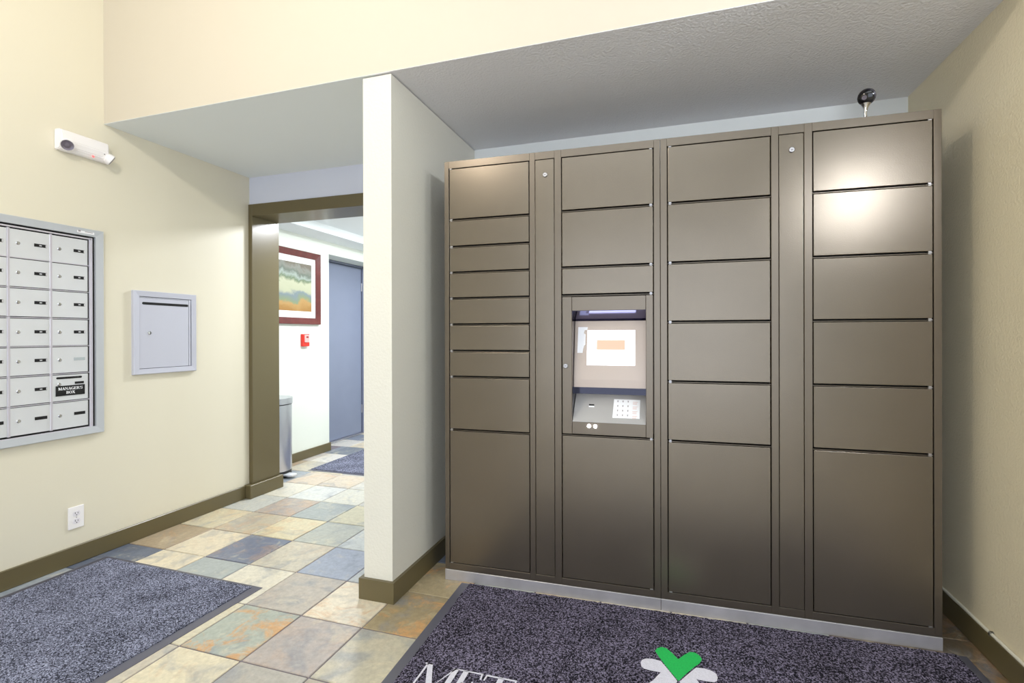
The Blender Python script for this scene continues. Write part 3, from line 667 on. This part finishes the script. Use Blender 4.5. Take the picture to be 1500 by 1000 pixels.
# ------------------------------------------------------------------ power outlet
ot = thing('power_outlet', 'white duplex power outlet low on the left wall', 'outlet', (LX, wy(1.770), .2445))
bm = BM(); box(bm, 0, .007, -.0355, .0355, -.058, .058, .0025, 2); obj('cover_plate', bm, M_wplast, ot)
for zc_ in (.020, -.020):
    bm = BM(); P = []
    for k in range(20):
        a_ = 2 * math.pi * k / 20; P.append((.0165 * math.cos(a_), zc_ + max(-.0135, min(.0135, .0175 * math.sin(a_)))))
    prism(bm, P, 'x', .0065, .0085); so = obj('socket', bm, mat('socket_white', (232, 228, 234), .4), ot)
    bm = BM(); box(bm, .0084, .0089, -.0075, -.0050, zc_ - .001, zc_ + .008); box(bm, .0084, .0089, .0050, .0072, zc_ - .001, zc_ + .006); cyl(bm, (.0084, 0, zc_ - .0075), (1, 0, 0), .0026, .0006, 10); obj('socket_holes', bm, M_black, so)
bm = BM(); cyl(bm, (.007, 0, 0), (1, 0, 0), .003, .001, 12); obj('screw', bm, M_steel, ot)

# ------------------------------------------------------------------ emergency light
ym0, ym1 = 1.672, 1.915
em = thing('emergency_light', 'white twin-head emergency light high on the left wall', 'emergency light', (LX, 0, 0))
bm = BM(); P = [(0, 2.165), (0, 2.272), (.032, 2.272), (.048, 2.262), (.052, 2.215), (.046, 2.185), (.030, 2.166)]
prism(bm, [(a_, b_) for a_, b_ in P], 'y', ym0, ym1)
bm2 = bm
for v in bm2.verts:
    if abs(v.co.y - ym1) < 1e-5: v.co.y -= .022 * (v.co.x / .05)
    if abs(v.co.y - ym0) < 1e-5: v.co.y += .004 * (v.co.x / .05)
bmesh.ops.bevel(bm2, geom=[e for e in bm2.edges], offset=.004, segments=2, affect='EDGES')
obj('housing', bm2, M_wplast, em)
def lamp_head(y, z, aim):
    a_ = Vector(aim).normalized(); c = Vector((.040, y, z))
    bm = BM(); lathe(bm, [(.016, -.012), (.026, -.006), (.030, .004), (.031, .018), (.028, .020), (.0265, .018)], c, a_, 32); h_ = obj('lamp_head', bm, M_wplast, em, smooth=True)
    bm = BM(); lathe(bm, [(.0255, .0182), (.0245, .0225), (.019, .0198), (.011, .0195), (.010, .0225), (.002, .0235)], c, a_, 32); obj('reflector', bm, M_reflr, h_, smooth=True)
lamp_head(1.706, 2.196, (.80, -.42, -.42)); lamp_head(1.893, 2.190, (.30, .80, -.50))
bm = BM(); cyl(bm, (.040, 1.822, 2.178), (.5, 0, -.5), .005, .008, 12); obj('indicator', bm, M_indic, em, label='small glowing red indicator')
bm = BM(); cyl(bm, (.049, 1.872, 2.203), (1, 0, 0), .0022, .003, 8); obj('screw', bm, M_black, em)

# ------------------------------------------------------------------ cable along the right baseboard
def tube(bm, pts, r, seg=8):
    rings = []
    for k, p in enumerate(pts):
        p = Vector(p); q = (Vector(pts[min(k + 1, len(pts) - 1)]) - Vector(pts[max(k - 1, 0)])).normalized().to_track_quat('Z', 'Y').to_matrix()
        rings.append([bm.verts.new(p + q @ Vector((r * math.cos(2 * math.pi * j / seg), r * math.sin(2 * math.pi * j / seg), 0))) for j in range(seg)])
    for A, B in zip(rings, rings[1:]):
        for j in range(seg): bm.faces.new((A[j], A[(j + 1) % seg], B[(j + 1) % seg], B[j]))
    bm.faces.new(rings[0][::-1]); bm.faces.new(rings[-1])
cb = thing('cable', 'thin off-white cable lying along the top of the right olive baseboard', 'cable', (RX - .0066, 2.2, .096))
bm = BM(); tube(bm, [(random.uniform(-.0006, .0006), -.65 + k * .05, .0060 + random.uniform(-.0004, .0004)) for k in range(27)], .0062); obj('cord', bm, M_cable, cb, smooth=True)
for y in (-.045, -.52, .35):
    bm = BM(); box(bm, -.0075, .0062, -.005, .005, 0, .0145, .001); obj('cable_clip', bm, M_cable, cb)

# ------------------------------------------------------------------ hallway things
pt = thing('framed_painting', 'landscape painting with white mat in a reddish wood frame, in the hallway', 'painting', (HX, 3.68, 1.670))
w2, h2, fw_ = .425, .3545, .062
bm = BM(); O = [(-w2, -h2), (w2, -h2), (w2, h2), (-w2, h2)]
miter(bm, -w2, w2, -h2, h2, fw_, .001, .028, .010); obj('frame', bm, M_wood, pt)
bm = BM(); box(bm, .002, .010, -w2 + fw_, w2 - fw_, -h2 + fw_, h2 - fw_); obj('picture_mat', bm, M_matb, pt)
bm = BM(); box(bm, .0101, .0108, -w2 + fw_ + .06, w2 - fw_ - .055, -h2 + fw_ + .062, h2 - fw_ - .06); obj('painting', bm, M_art, pt)

fa = thing('fire_alarm', 'small red fire alarm pull station on the white hallway wall', 'fire alarm', (HX, 3.895, 1.160))
bm = BM(); box(bm, 0, .030, -.045, .045, -.060, .060, .004, 2); obj('housing', bm, M_red, fa)
bm = BM(); box(bm, .029, .040, -.030, .034, -.022, .050, .004, 2); hh = obj('pull_handle', bm, M_pink, fa, label='pale pink pull handle')
bm = BM(); box(bm, .0395, .0405, -.012, .018, .022, .038, .0003); obj('finger_slot', bm, mat('deep_red', (130, 10, 14), .5), hh)

tc_ = thing('trash_can', 'stainless steel step trash can standing behind the hallway jamb', 'trash can', (-3.30, 3.345, 0))
def dshape(r, n=20, back=-.135):
    P = [(r * math.sin(math.pi * k / n) , -r * math.cos(math.pi * k / n)) for k in range(n + 1)]
    return P + [(back, r), (back, -r)]
bm = BM(); prism(bm, dshape(.152), 'z', .055, .615); obj('body', bm, M_can, tc_, smooth=True)
bm = BM(); prism(bm, dshape(.150), 'z', 0, .052); obj('base', bm, M_black, tc_, smooth=True)
bm = BM(); prism(bm, dshape(.158, back=-.138), 'z', .622, .672)
bmesh.ops.bevel(bm, geom=[e for e in bm.edges if all(v.co.z > .67 for v in e.verts)], offset=.018, segments=4, affect='EDGES'); obj('lid', bm, M_can, tc_, smooth=True)
bm = BM(); prism(bm, dshape(.154), 'z', .614, .622); obj('rim', bm, M_black, tc_, smooth=True)
bm = BM(); P = [(.13, -.035), (.20, -.040), (.232, -.028), (.240, 0), (.232, .028), (.20, .040), (.13, .035)]; prism(bm, P, 'z', .020, .032); obj('pedal', bm, M_alum, tc_)
